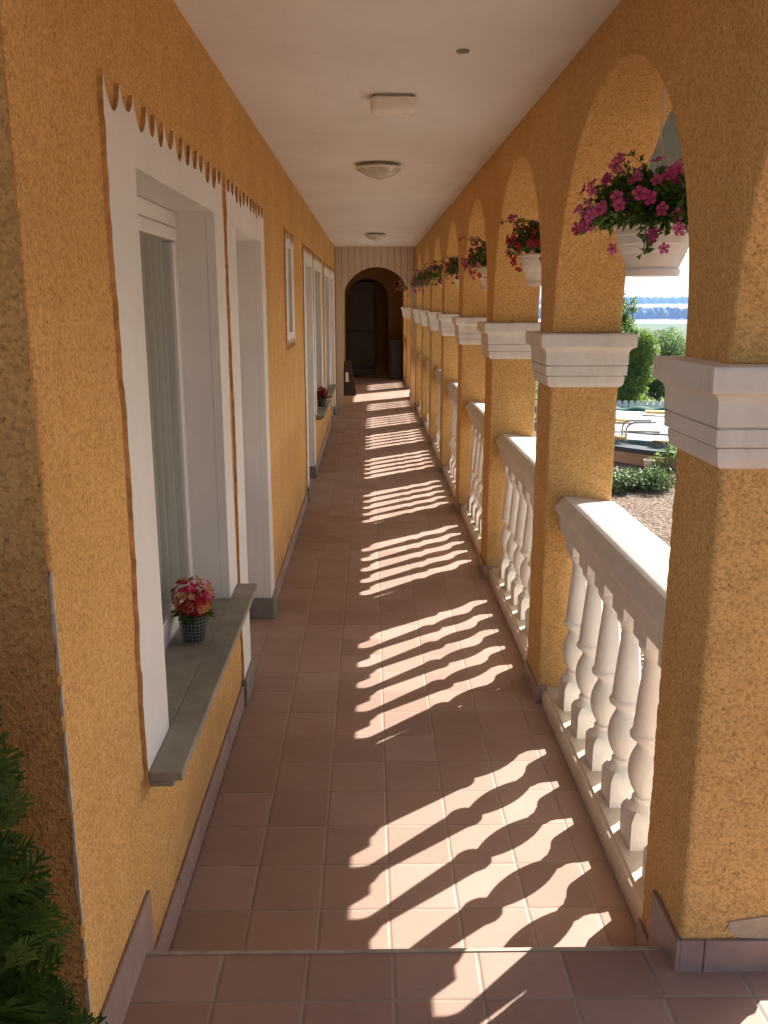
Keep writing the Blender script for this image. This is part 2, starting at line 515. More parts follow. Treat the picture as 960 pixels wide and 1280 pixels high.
tag(g, 'brown gravel yard falling away to green and straw coloured fields', 'ground', kind='structure')

# ------------------------------------------------------------------ floors
b = MB(); b.box(-.80, XO + .08, YS + .001, 22, -1.1, 0)
f1 = b.build('walkway_floor', M['tile_low']); tag(f1, 'reddish brown square floor tiles of the long walkway', 'floor', kind='structure')
b = MB(); b.box(-.60, 2.6, -1.4, YS, -1.1, ZL)
f2 = b.build('landing_floor', M['tile_up'], bevel=.003, segs=1); tag(f2, 'reddish brown tiles of the raised landing in front of the walkway', 'floor', kind='structure')
b = MB(); b.box(-.555, XR - .02, YS - .007, YS + .004, ZL - .03, ZL + .0025)
b.build('step_nosing', M['grout'], f2)
b = MB(); b.box(-4.5, -.60, -1.4, 1.50, -1.1, ZL - .03)
g2 = b.build('planting_soil', M['soil']); tag(g2, 'dark soil strip beside the landing', 'ground', kind='structure')
g2['kind'] = 'structure'

# ------------------------------------------------------------------ house wall (left)
house = thing('house_wall', 'ochre stuccoed house wall with white jagged window and door surrounds left of the walkway', 'wall', (XL, 1.5, 0))
house_inv = Matrix.Translation((-XL, -1.5, 0))
def into(o, parent):      # parent but keep world coordinates of the mesh
    o.parent = parent
    o.matrix_parent_inverse = Matrix.Translation(-parent.matrix_basis.translation)
    return o
def hw(mb, name, mat, parent=house, **k):
    o = mb.build(name, mat, **k)
    o.parent = parent
    if parent is house: o.matrix_parent_inverse = house_inv
    return o

def cutout(y0, y1, z0, z1, seed, bottom_teeth=False, tooth=.118, depth=.068):
    """jagged outline of one painted surround: wavy sides, toothed top"""
    rnd = random.Random(seed); pts = []
    def wav(z, sgn):
        return sgn * (.011 * math.sin(z * 5.1 + seed) + .011 * noise.noise((z * 6, seed, 0)) + .010 * noise.noise((z * 14, seed, 3)) + .005 * noise.noise((z * 40, seed, 1)))
    n = 130
    # bottom
    if bottom_teeth:
        nt_ = max(3, round((y1 - y0) / tooth)); pts_b = []
        for i in range(nt_):
            for q in range(8):
                u = q / 8
                pts_b.append((y0 + (y1 - y0) * (i + u) / nt_, z0 + depth * abs(math.sin(PI * u)) ** .65))
        pts += pts_b
    else:
        pts.append((y0 + wav(z0, 1), z0))
    # far side going up
    for i in range(n + 1):
        z = z0 + (z1 - z0) * i / n
        pts.append((y1 + wav(z + 7, 1), z))
    # top, from far to near
    nt_ = max(3, round((y1 - y0) / tooth))
    edges = [0.]
    for i in range(nt_): edges.append(edges[-1] + rnd.uniform(.8, 1.2))
    edges = [e / edges[-1] for e in edges]
    pts.pop()
    for i in range(nt_):
        dp = depth * rnd.uniform(.75, 1.25); pk = rnd.uniform(-.008, .008)
        for q in range(10):
            u = q / 10
            e = edges[i] + (edges[i + 1] - edges[i]) * u
            yy = y1 + wav(z1 + 7, 1) * (1 - e) + (y0 + wav(z1, 1) - y1) * e
            pts.append((yy, z1 + pk * (1 - abs(2 * u - 1)) - dp * abs(math.sin(PI * u)) ** .62))
    for i in range(n, 0, -1):
        z = z0 + (z1 - z0) * i / n
        pts.append((y0 + wav(z, 1), z))
    return pts

openings = [  # kind, opening y0 y1 z0 z1, surround y0 y1 z0 z1
    ('window', 2.235, 3.325, .58, 2.015, 2.010, 3.515, .555, 2.175),
    ('door', 3.83, 4.70, -.02, 2.0, 3.610, 4.86, -.03, 2.175),
    ('slit', 6.22, 6.50, 1.50, 2.06, 6.06, 6.68, 1.39, 2.17),
    ('door', 7.90, 8.74, -.02, 2.02, 7.68, 8.90, -.03, 2.175),
    ('window', 9.20, 10.28, .58, 2.02, 9.00, 10.50, .555, 2.17),
    ('window', 11.25, 12.32, .58, 2.02, 11.04, 12.54, .555, 2.17),
    ('door', 12.98, 13.86, -.02, 2.02, 12.76, 14.08, -.03, 2.175)]
b = MB()
def rect_of(o, g): return [(o[1] - g, o[3] - (g if o[3] > 0 else 0)), (o[2] + g, o[3] - (g if o[3] > 0 else 0)), (o[2] + g, o[4] + g), (o[1] - g, o[4] + g)]
b.poly([[(1.515, -.06), (22, -.06), (22, ZC), (1.515, ZC)]] + [rect_of(o, .02) for o in openings], YZ, XL - .022, XL)
hw(b, 'stucco_coat', M['stucco'], bevel=.003, segs=1)
b = MB()
b.poly([[(1.525, -.06), (22, -.06), (22, ZC), (1.525, ZC)]] + [rect_of(o, .001) for o in openings], YZ, XL - .26, XL - .022)
hw(b, 'wall_core', M['white'])
SUR = .011
for i, o in enumerate(openings):     # white plaster surrounds standing proud of the stucco, their cut edges left brown
    b = MB()
    out = cutout(*o[5:9], i + 1, o[0] == 'slit')
    b.poly([out, rect_of(o, 0)], YZ, XL - .021, XL + SUR)
    nt_tri = len(b.f) - len(out) - 4
    for q in range(nt_tri, nt_tri + len(out)): b.mi[q] = 1
    cy_, cz_ = (o[5] + o[6]) / 2, (o[7] + o[8]) / 2
    for q in range(len(out)):            # foot of the edge spreads unevenly over the stucco
        x, yy, zz = b.v[q]
        d = max(0, .0035 + .009 * noise.noise((yy * 7, zz * 7, i)) + .004 * noise.noise((yy * 25, zz * 25, i)))
        b.v[q] = (x, yy + (d if yy > cy_ else -d), zz)
    hw(b, 'white_surround', [M['white'], M['cut_edge']])
b = MB()   # end of the house facing the yard, coarser coat
b.box(-4.5, XL - .004, 1.507, 1.527, -1.1, 3.0)
o = hw(b, 'end_wall', M['stucco_rough']); o['label'] = 'darker coarse stucco end of the wall beside the evergreen'
b = MB(); b.box(-4.5, -4.3, 1.55, 22, -1, 2.9); b.box(-4.3, 2., 22.0, 22.2, -1, 2.9); b.box(-4.3, XL - .27, 1.53, 22, -.3, -.02)
hw(b, 'back_wall', M['stucco_rough'])
# chipped corner bead
b = MB(); rnd = random.Random(9)
pieces = []
z = .17
while z < 1.25:
    L = rnd.uniform(.05, .26) if z < 1.1 else rnd.uniform(.02, .08)
    pieces.append((z, z + L, 1.0 if z < 1.1 else .45)); z += L + (rnd.uniform(.0, .05) if z < 1.1 else rnd.uniform(.05, .22))
for a, c, kk in pieces:
    n = max(6, int((c - a) / .012)); L1 = []; L2 = []
    for i in range(n + 1):
        u = i / n; zz = a + (c - a) * u
        env = math.sin(PI * u) ** .4 * kk
        L1.append((XL - .0005 - env * (.0025 + .006 * (noise.noise((0, 1, zz * 23)) + .3)), zz)); L2.append((XL + .0012, zz))
    b = MB(); b.poly([L1 + L2[::-1]], XZ, 1.5055, 1.5135)
    o = hw(b, 'corner_edge', M['chip']); o['label'] = 'chipped pale plaster edge of the wall corner'
# skirting tiles: stepping up at the landing
b = MB()
b.box(XL + .001, XL + .011, 1.515, 1.955, ZL - .05, .288)
y = 1.957
stops = [3.722, 4.99, 7.915, 9.145, 13.015, 14.31, 14.74]
for a, c in ((1.957, 3.585), (4.885, 7.655), (8.925, 12.735), (14.105, 14.74)):
    y = a
    while y < c - .02:
        e = min(y + .305, c)
        b.box(XL + .001, XL + .011, y, e - .003, 0, .098)
        y = e
    hw(b, 'skirting', M['skirt'], bevel=.0015, segs=1)
    b = MB()
for o in openings:
    if o[0] == 'door':
        for ya, yb in ((o[5] - .022, o[1] + .001), (o[2] - .001, o[6] + .02)):
            b = MB(); b.box(XL + .001, XL + SUR + .012, ya, yb, 0, .118)
            yr = o[1] if ya < o[1] else o[2] - .018
            b.box(XL - .135, XL + SUR + .012, yr + .002, yr + .016, 0.001, .118)
            hw(b, 'door_base_stone', M['greystone'], bevel=.002, segs=1)

XF = XL - .125          # plane of the frames
def make_window(o, slit=False):
    y0, y1, z0, z1 = o[1:5]
    fw = .035 if slit else .055
    b = MB()
    for (a, c, d, e) in ((y0, y1, z0, z0 + fw), (y0, y1, z1 - fw, z1), (y0, y0 + fw, z0 + fw, z1 - fw), (y1 - fw, y1, z0 + fw, z1 - fw)):
        b.box(XF - .06, XF, a + .001, c - .001, d + .001, e - .001)
    win = hw(b, 'window', M['pvc'], bevel=.003)
    sw = fw + (.03 if slit else .05)
    b = MB()
    for (a, c, d, e) in ((y0 + fw, y1 - fw, z0 + fw, z0 + sw), (y0 + fw, y1 - fw, z1 - sw, z1 - fw), (y0 + fw, y0 + sw, z0 + sw, z1 - sw), (y1 - sw, y1 - fw, z0 + sw, z1 - sw)):
        b.box(XF - .05, XF + .008, a + .003, c - .003, d + .003, e - .003)
    s = b.build('sash', M['pvc'], win, bevel=.004)
    b = MB(); b.box(XF - .008, XF - .004, y0 + sw - .005, y1 - sw + .005, z0 + sw - .005, z1 - sw + .005)
    b.build('pane', M['glass'], win)
    b = MB(); n = 260; vs = []
    for i in range(n + 1):
        yy = y0 + (y1 - y0) * i / n
        xx = XF - .034 + .018 * math.sin(yy * 74 + .8 * math.sin(yy * 9)) + .003 * math.sin(yy * 23 + 1)
        vs += [(xx, yy, z0 + .01), (xx, yy, z1 - .01)]
    b.add(vs, [(2 * i, 2 * i + 2, 2 * i + 3, 2 * i + 1) for i in range(n)])
    b.build('curtain', M['curtain'], win, smooth=180)
    if not slit:
        b = MB()
        b.box(XF + .005, XL + SUR + .001, o[1] + .002, o[2] - .002, z0 - .022, z0 + .004)
        b.box(XL + SUR + .0015, XL + .095, o[5] - .012, o[6] - .005, z0 - .020, z0 + .004)
        b.box(XL + SUR + .001, XL + .072, o[5] - .008, o[6] - .01, z0 - .038, z0 - .021)
        b.build('sill', M['slate'], win, bevel=.003)
    return win
def make_door(o):
    y0, y1, z0, z1 = o[1:5]
    b = MB()
    for (a, c, d, e) in ((y0, y1, z1 - .06, z1), (y0, y0 + .06, z0, z1 - .06), (y1 - .06, y1, z0, z1 - .06)):
        b.box(XF - .06, XF + .002, a + .001, c - .001, d + .001, e - .001)
    dr = hw(b, 'door', M['pvc'], bevel=.003)
    b = MB(); b.box(XF - .05, XF - .012, y0 + .063, y1 - .063, .012, z1 - .063)
    b.build('door_leaf', M['pvc'], dr, bevel=.003)
    b = MB()
    for (d, e) in ((.14, .95), (1.05, z1 - .16)):
        for (a, c, f, g_) in ((y0 + .16, y1 - .16, d, d + .03), (y0 + .16, y1 - .16, e - .03, e), (y0 + .16, y0 + .19, d + .03, e - .03), (y1 - .19, y1 - .16, d + .03, e - .03)):
            b.box(XF - .0125, XF - .002, a, c, f, g_)
    b.build('panel_moulding', M['pvc'], dr, bevel=.002)
    b = MB(); b.tube([(XF - .01, y0 + .11, 1.02), (XF + .03, y0 + .11, 1.02), (XF + .035, y0 + .22, 1.02)], .008)
    b.build('handle', M['metal'], dr, smooth=40)
for o in openings:
    if o[0] == 'door': make_door(o)
    else: make_window(o, o[0] == 'slit')

# ------------------------------------------------------------------ arcade
arc = thing('arcade_wall', 'ochre stuccoed arcade of round arches on square pillars with white capitals right of the walkway', 'wall', (XR, P1, 0))
arc_inv = Matrix.Translation((-XR, -P1, 0))
arc['kind'] = 'thing'; house['kind'] = 'thing'
def aw(mb, name, mat, **k):
    o = mb.build(name, mat, **k); o.parent = arc; o.matrix_parent_inverse = arc_inv; return o
NP = 11
Y_END = py(NP) + PW
rad = (PITCH - PW) / 2
ZSP = 2.39 - rad
def arch_profile(k0, k1, ya, yb, ztop):
    pts = [(ya, ztop), (ya, ZCAP)]
    for k in range(k0, k1 + 1):
        p = py(k)
        if k == k0: pts.append((p + PW, ZCAP)) if ya < p + PW else None
        if k < k1:
            q0 = p + PW; c = q0 + rad
            pts.append((q0, ZSP))
            for i in range(1, 48):
                a = PI - PI * i / 48
                pts.append((c + rad * math.cos(a), ZSP + rad * math.sin(a)))
            pts.append((q0 + 2 * rad, ZSP)); pts.append((q0 + 2 * rad, ZCAP))
            pts.append((py(k + 1) + PW if k + 1 < k1 else yb, ZCAP))
    pts.append((yb, ztop))
    out = [pts[0]]
    for p in pts[1:]:
        if (Vector(p) - Vector(out[-1])).length > 1e-5: out.append(p)
    return out
prof = arch_profile(0, NP, py(0), 22.0, 2.75)
b = MB(); b.poly([prof], YZ, XR, XO)
aw(b, 'arch_wall', M['stucco'], bevel=.010, segs=2)

def rough_pillar(x0, x1, y0, y1, z0, z1, step, amp, seed):
    """square pillar skin with an uneven stuccoed surface and softened corners"""
    r = .012
    ring = []
    def arcp(cx, cy, a0):
        return [(cx + r * math.cos(R(a0 + 30 * i)), cy + r * math.sin(R(a0 + 30 * i))) for i in range(4)]
    corners = [arcp(x1 - r, y1 - r, 0), arcp(x0 + r, y1 - r, 90), arcp(x0 + r, y0 + r, 180), arcp(x1 - r, y0 + r, 270)]
    for i in range(4):
        ring += corners[i]
        a = Vector(corners[i][-1]); c = Vector(corners[(i + 1) % 4][0])
        n = int((c - a).length / step)
        ring += [tuple(a + (c - a) * j / n) for j in range(1, n)]
    nz = int((z1 - z0) / step)
    vs = []; fs = []; k = len(ring)
    cx, cy = (x0 + x1) / 2, (y0 + y1) / 2
    for j in range(nz + 1):
        z = z0 + (z1 - z0) * j / nz
        for (x, y) in ring:
            d = amp * noise.noise((x * 70 + seed, y * 70, z * 70)) + amp * 1.0 * noise.noise((x * 22 + seed, y * 22, z * 22))
            v = Vector((x - cx, y - cy)); m = max(abs(v.x) / (x1 - x0), abs(v.y) / (y1 - y0))
            v.normalize()
            vs.append((x + v.x * d, y + v.y * d, z))
    for j in range(nz):
        for i in range(k):
            a, c = j * k + i, j * k + (i + 1) % k
            fs.append((a, c, c + k, a + k))
    fs.append(tuple(reversed(range(k)))); fs.append(tuple(range(nz * k, nz * k + k)))
    m = MB(); m.add(vs, fs); return m

CAP = [(.002, 1.372), (.010, 1.377), (.0155, 1.388), (.0175, 1.402), (.0180, 1.4165), (.0120, 1.4172), (.0120, 1.4200), (.0250, 1.4206), (.0260, 1.4570), (.0190, 1.4576), (.0190, 1.4612), (.0275, 1.4618), (.0275, 1.500), (.0285, 1.511), (.0325, 1.521), (.0395, 1.528), (.0440, 1.530), (.0500, 1.5315), (.0515, 1.536), (.0515, 1.578), (.0495, 1.584), (.008, 1.5865)]
proto_cap = proto_skirt = None
for k in range(0, NP + 1):
    y0 = py(k)
    if k in (1, 2, 3):
        m = rough_pillar(XR, XO, y0, y0 + PW, -.02, 1.40, .0085 if k < 3 else .013, .0022, k * 7.3)
        p = aw(m, 'pillar', M['stucco'], smooth=180, fixn=True)
    else:
        m = MB(); m.box(XR, XO, y0, y0 + PW, -.02, 1.40)
        p = aw(m, 'pillar', M['stucco'], bevel=.012)
    m = MB(); m.sqlathe(CAP, XR, XO, y0, y0 + PW)
    c = m.build('capital', M['white_con'], p, bevel=.0022, segs=2)
    z0 = ZL if k <= 1 else 0
    m = MB(); h = .083
    if k == 0: continue
    if k == 1:
        m.box(XR - .011, XR - .001, y0 - .011, 1.99, z0 - .16, z0 + h)
        m.box(XR - .001, XR + .055, y0 - .011, y0 - .001, z0 - .16, z0 + h); m.box(XR + .057, XR + .29, y0 - .012, y0 - .001, z0 - .16, z0 + h)
        m.box(XR - .011, XR - .001, 1.993, y0 + PW, -.01, .088)
    else:
        m.box(XR - .011, XR - .001, y0 - .012, y0 + PW + .012, 0, h); m.box(XR - .001, XR + .04, y0 - .012, y0 - .001, 0, h); m.box(XR - .001, XR + .03, y0 + PW + .001, y0 + PW + .012, 0, h)
    m.build('skirting', M['skirt'], p, bevel=.0015, segs=1)
    if k == 1:
        rr = random.Random(4); pts = []
        for i in range(22):
            a = 2 * PI * i / 22
            q = 1 + .25 * noise.noise((math.cos(a) * 1.7, math.sin(a) * 1.7, 3))
            pts.append((XR + .19 + .085 * q * math.cos(a), .278 + .028 * q * math.sin(a)))
        m = MB(); m.poly([pts], XZ, y0 - .0045, y0 + .01)
        m.build('cement_patch', M['patch'], p)
# solid wall after the last pillar
b = MB(); b.box(XR, XO, Y_END, 22, -.02, ZCAP)
aw(b, 'closing_wall', M['stucco'])
b = MB(); b.box(XR + .002, XO + .02, P1 - 1.0, 21.9, -1.1, -.012)
aw(b, 'plinth', M['stucco_rough'])

# ceiling and roof
b = MB(); b.box(XL - .25, XR, .35, 22, ZC, ZC + .12)
o = b.build('ceiling', M['ceiling']); tag(o, 'pale smooth plaster ceiling over the walkway', 'ceiling', kind='structure')
b = MB()
rf = thing('roof_overhang', 'grey green boarded eave reaching out beyond the arches', 'roof', (XO, 2, 2.45))
b.box(XO + .002, 2.70, .0, 22.2, 2.452, 2.56)
o = b.build('soffit', M['soffit']); into(o, rf)
b = MB(); b.add([(-4.6, .25, 3.15), (2.80, .0, 2.57), (2.80, 22.3, 2.57), (-4.6, 22.3, 3.15), (-4.6, .25, 3.25), (2.80, .0, 2.66), (2.80, 22.3, 2.66), (-4.6, 22.3, 3.25)],
                [(0, 3, 2, 1), (4, 5, 6, 7), (0, 1, 5, 4), (1, 2, 6, 5), (2, 3, 7, 6), (3, 0, 4, 7)])
o = b.build('roof_cover', M['roof']); into(o, rf)

# ------------------------------------------------------------------ balustrades
XB = .84
BAL = [(.044, .731), (.0465, .729), (.0470, .722), (.0455, .712), (.038, .700), (.0315, .690), (.0285, .682), (.0275, .674), (.0285, .664), (.032, .62), (.038, .56), (.043, .50), (.0465, .452), (.0475, .442), (.052, .438), (.055, .430), (.053, .422), (.045, .416), (.037, .409), (.031, .400),
       (.0305, .393), (.036, .381), (.044, .364), (.0505, .343), (.0535, .320), (.0525, .298), (.047, .275), (.039, .254), (.031, .240), (.028, .233), (.030, .228), (.035, .225), (.0355, .218), (.033, .214), (.035, .208), (.043, .197), (.050, .186)]
def baluster_mesh():
    b = MB()
    b.lathe(BAL, 0, 0, 28)
    b.box(-.047, .047, -.066, .066, .730, .780)
    b.sqlathe([(0, .06), (0, .160), (-.006, .176), (-.016, .190)], -.050, .050, -.059, .059)
    return b
RAIL = [(.790, .776), (.882, .776), (.888, .784), (.892, .800), (.915, .822), (.965, .856), (1.000, .876), (1.018, .886), (1.018, .894), (1.008, .899), (.975, .903), (.87, .918), (.806, .924), (.799, .923), (.794, .918), (.769, .888), (.766, .880), (.766, .868), (.770, .860), (.782, .842), (.785, .836), (.786, .806), (.788, .800), (.790, .795)]
BASE = [(.742, -.01), (1.01, -.01), (1.01, .052), (1.0, .068), (.775, .070), (.764, .068), (.760, .062), (.752, .060), (.745, .053), (.741, .042), (.741, .028), (.744, .012)]
def make_balustrade(k, label):
    a = py(k) + PW; c = py(k + 1)
    th = thing('balustrade', label, 'balustrade', (XB, (a + c) / 2, 0), 'white balustrades between the pillars')
    L = (c - a) / 2
    b = MB(); b.sweep([(x - XB, z) for x, z in RAIL], -L + .001, L - .001)
    b.build('handrail', M['white_con'], th, smooth=24)
    b = MB(); b.sweep([(x - XB, z) for x, z in BASE], -L + .001, L - .001)
    b.build('base_rail', M['grimy_con'], th, smooth=35)
    bm0 = None
    for i in range(6):
        y = L - .174 - .240 * i
        if bm0 is None:
            bm0 = baluster_mesh().build('baluster', M['white_con'], th, smooth=38); bm0.location = (0, y, 0)
        else:
            o = bm0.copy(); COL.objects.link(o); o.parent = th; o.location = (0, y, 0); o.rotation_euler = (0, 0, 0)
    return th
ordn = ['first', 'second', 'third', 'fourth', 'fifth', 'sixth', 'seventh', 'eighth', 'ninth', 'tenth', 'eleventh']
bal_labels = ['white turned balustrade next to the large nearest pillar, sunlit handrail in full view',
              'white balustrade between the second and third pillar, under the deep red flowers',
              'white balustrade between the third and fourth pillar, under the pink red flowers',
              'white balustrade between the fourth and fifth pillar from the near end',
              'white balustrade between the fifth and sixth pillar, mostly hidden, its rail end showing',
              'white balustrade between the sixth and seventh pillar, only its rail end showing',
              'white balustrade between the seventh and eighth pillar, only its rail end showing',
              'white balustrade ending at the beige board partition']
first = make_balustrade(1, bal_labels[0])
for k in range(2, 9):
    t_ = copy_tree(first); t_.location = (XB, (py(k) + PW + py(k + 1)) / 2, 0); t_['label'] = bal_labels[k - 1]
t_ = copy_tree(first); t_.location = (XB, (py(10) + PW + py(11)) / 2, 0); t_['label'] = 'last white balustrade beyond the arched partition, past the open bay'

# ------------------------------------------------------------------ board partition with arch
b = MB()
ax, ar, asp = .107, .55, 1.69
pts = [(XL + .001, .0), (XL + .001, ZC), (XR - .001, ZC), (XR - .001, 0), (ax + ar, 0)]
for i in range(0, 41):
    a = PI * i / 40
    pts.append((ax + ar * math.cos(a), asp + ar * math.sin(a)))
pts.append((ax - ar, 0))
b.poly([pts], XZ, YE, YE + .10)
o = b.build('board_partition', M['boards'], bevel=.004, segs=1)
tag(o, 'beige partition of vertical boards with a round arch at the end of the walkway', 'partition', kind='thing')

# end room
er = thing('end_wall', 'dark brown plastered back wall with an arched recess seen through the partition', 'wall', (.1, 20.5, 0))
pts = [(XL + .001, 0), (XL + .001, ZC), (XR - .001, ZC), (XR - .001, 0), (.41, 0)]
for i in range(0, 33):
    a = PI * i / 32
    pts.append((-.06 + .47 * math.cos(a), 1.73 + .47 * math.sin(a)))
pts.append((-.53, 0))
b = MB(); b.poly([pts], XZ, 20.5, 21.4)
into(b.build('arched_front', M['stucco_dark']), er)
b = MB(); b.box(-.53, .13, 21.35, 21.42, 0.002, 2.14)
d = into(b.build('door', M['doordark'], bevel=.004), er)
b = MB(); b.box(.085, .135, 21.33, 21.36, .002, 2.15); b.box(-.5, .085, 21.335, 21.352, .15, .22); b.box(-.5, .085, 21.335, 21.352, 1.0, 1.06)
f_ = b.build('door_frame', M['graybox']); f_.parent = d
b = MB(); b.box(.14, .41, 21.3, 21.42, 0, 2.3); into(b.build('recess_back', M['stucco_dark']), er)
er['kind'] = 'thing'
cb = thing('storage_cabinet', 'dark grey low cabinet standing by the back wall in the dim end room', 'cabinet', (.57, 20.3, 0))
b = MB(); b.box(-.11, .14, -.14, .14, .02, .84); b.build('body', M['graybox'], cb, bevel=.006)
b = MB(); b.box(-.12, .15, -.15, .15, .84, .87); b.build('top', M['graybox'], cb, bevel=.004)
b = MB(); b.box(-.105, .012, -.152, -.141, .05, .81); b.box(.018, .135, -.152, -.141, .05, .81); b.build('door', M['graybox'], cb, bevel=.003)
# dark folding board leaning by the left jamb
bd = thing('folding_board', 'small dark folding board with a pale card standing inside the arch at the left jamb', 'board', (-.40, 16.9, 0))
b = MB()
for sgn in (-1, 1):
    y0 = .20 * sgn
    b.add([(-.13, y0 - .012, .0), (.13, y0 - .012, 0), (.13, y0 + .012, 0), (-.13, y0 + .012, 0), (-.09, -.012 + .015 * sgn, .62), (.04, -.012 + .015 * sgn, .62), (.04, .012 + .015 * sgn, .62), (-.09, .012 + .015 * sgn, .62)],
          [(0, 3, 2, 1), (4, 5, 6, 7), (0, 1, 5, 4), (1, 2, 6, 5), (2, 3, 7, 6), (3, 0, 4, 7)])
b.build('board', M['blackwood'], bd)
b = MB(); b.add([(-.06, -.165, .25), (.0, -.165, .25), (-.01, -.115, .42), (-.06, -.115, .42), (-.06, -.16, .25), (.0, -.16, .25), (-.01, -.11, .42), (-.06, -.11, .42)],
                [(0, 3, 2, 1), (4, 5, 6, 7), (0, 1, 5, 4), (1, 2, 6, 5), (2, 3, 7, 6), (3, 0, 4, 7)])
b.build('card', M['plastic'], bd)
b = MB(); b.box(-.14, .14, -.23, .23, 0, .025); b.build('base', M['blackwood'], bd)

# ------------------------------------------------------------------ ceiling fittings
el = thing('emergency_light', 'white rectangular emergency light fixed to the ceiling', 'ceiling light', (.103, 4.07, ZC))
def rounded(b, rings, n=9):
    """stack of rounded rectangles (half x, half y, corner radius, z)"""
    k = 4 * n; vs = []; fs = []
    for hx, hy, r, z in rings:
        for q, (sx_, sy_) in enumerate(((1, 1), (-1, 1), (-1, -1), (1, -1))):
            for i in range(n):
                a = PI / 2 * q + PI / 2 * i / (n - 1)
                vs.append((sx_ * (hx - r) + r * math.cos(a), sy_ * (hy - r) + r * math.sin(a), z))
    for j in range(len(rings) - 1):
        for i in range(k):
            fs.append((j * k + i, j * k + (i + 1) % k, (j + 1) * k + (i + 1) % k, (j + 1) * k + i))
    fs.append(tuple(range(k))); fs.append(tuple(range((len(rings) - 1) * k, len(rings) * k)))
    b.add(vs, fs)
b = MB(); rounded(b, [(.088, .052, .03, -.0005), (.088, .052, .03, -.012)]); b.build('base_plate', M['metal'], el, smooth=40)
b = MB(); rounded(b, [(.096, .060, .036, -.0125), (.099, .063, .038, -.020), (.099, .063, .038, -.045), (.097, .061, .038, -.056), (.090, .055, .036, -.065), (.075, .042, .03, -.070)]); b.build('diffuser', M['emerg'], el, smooth=60)
b = MB()
for x in (-.045, .05):
    b = MB(); b.lathe([(.005, -.073), (.007, -.071), (.007, -.067)], x, -.02, 12); b.build('screw', M['steel'], el)
def dome(loc, label):
    th = thing('dome_lamp', label, 'ceiling light', loc, 'round glass ceiling lamps')
    b = MB(); b.lathe([(.118, -.0005), (.118, -.022)], 0, 0, 40); b.build('mount', M['metal'], th, smooth=40)
    b = MB(); b.lathe([(.135, -.034), (.15, -.034), (.153, -.028), (.150, -.023), (.10, -.022)], 0, 0, 40); b.build('rim', M['pvc'], th, smooth=40)
    b = MB(); b.lathe([(.010, -.090), (.012, -.085), (.03, -.084), (.062, -.077), (.092, -.065), (.118, -.050), (.136, -.037), (.142, -.033)], 0, 0, 48); b.build('glass_bowl', M['lampglass'], th, smooth=60)
    return th
dome((.06, 5.98, ZC), 'nearer round ceiling lamp with ribbed glass bowl and white rim')
dome((.075, 11.9, ZC), 'farther round ceiling lamp close above the board partition')
cp = thing('junction_cover', 'small beige cover plate on the ceiling near the front', 'cover plate', (.323, 3.357, ZC))
b = MB(); b.lathe([(.020, -.007), (.023, -.005), (.023, -.0005)], 0, 0, 20); b.build('plate', M['slate'], cp, smooth=30)
b = MB(); b.lathe([(.004, -.009), (.004, -.006)], .006, 0, 8); b.build('screw', M['metal'], cp)

# ------------------------------------------------------------------ plants: helpers
def leaf(b, p, d, up, L, W, m=0, fold=.25, curl=.2):
    d = d.normalized(); s = d.cross(up)
    if s.length < .05: s = d.cross(Vector((1, .3, .2)))
    s.normalize(); n = s.cross(d)
    a = p; mid = p + d * L * .5 + n * (L * curl * .25); tip = p + d * L - n * (L * curl * .3)
    l1 = p + d * L * .38 + s * W * .5 + n * W * fold; r1 = p + d * L * .38 - s * W * .5 + n * W * fold
    b.add([a, l1, tip, r1, mid], [(0, 4, 1), (1, 4, 2), (0, 3, 4), (3, 2, 4)], m)
def flower(b, p, nrm, r, m=0, petals=5, mc=None):
    nrm = nrm.normalized(); s = nrm.cross(Vector((.2, .3, 1)))
    if s.length < .05: s = Vector((1, 0, 0))
    s.normalize(); q = nrm.cross(s)
    vs = [p - nrm * r * .25]; fs = []
    for i in range(petals):
        for u, rr, lift in ((-.42, .82, .1), (-.18, 1.02, .16), (.18, 1.02, .16), (.42, .82, .1)):
            a = 2 * PI * (i + u) / petals
            vs.append(p + (s * math.cos(a) + q * math.sin(a)) * r * rr + nrm * r * lift)
        vs.append(p + (s * math.cos(2 * PI * i / petals) + q * math.sin(2 * PI * i / petals)) * r * .5 + nrm * r * .12)
        o = 1 + 5 * i
        fs += [(0, o, o + 4), (0, o + 4, o + 3), (o, o + 1, o + 4), (o + 1, o + 2, o + 4), (o + 2, o + 3, o + 4)]
    k = b.add(vs, fs, m)
    if mc is not None:
        vs = [p + nrm * r * .02]; 
        for i in range(6):
            a = 2 * PI * i / 6; vs.append(p + (s * math.cos(a) + q * math.sin(a)) * r * .28 + nrm * r * .14)
        b.add(vs, [(0, i + 1, (i + 1) % 6 + 1) for i in range(6)], mc)
def rdir(r):
    while True:
        v = Vector((r.uniform(-1, 1), r.uniform(-1, 1), r.uniform(-1, 1)))
        if .05 < v.length < 1: return v.normalized()

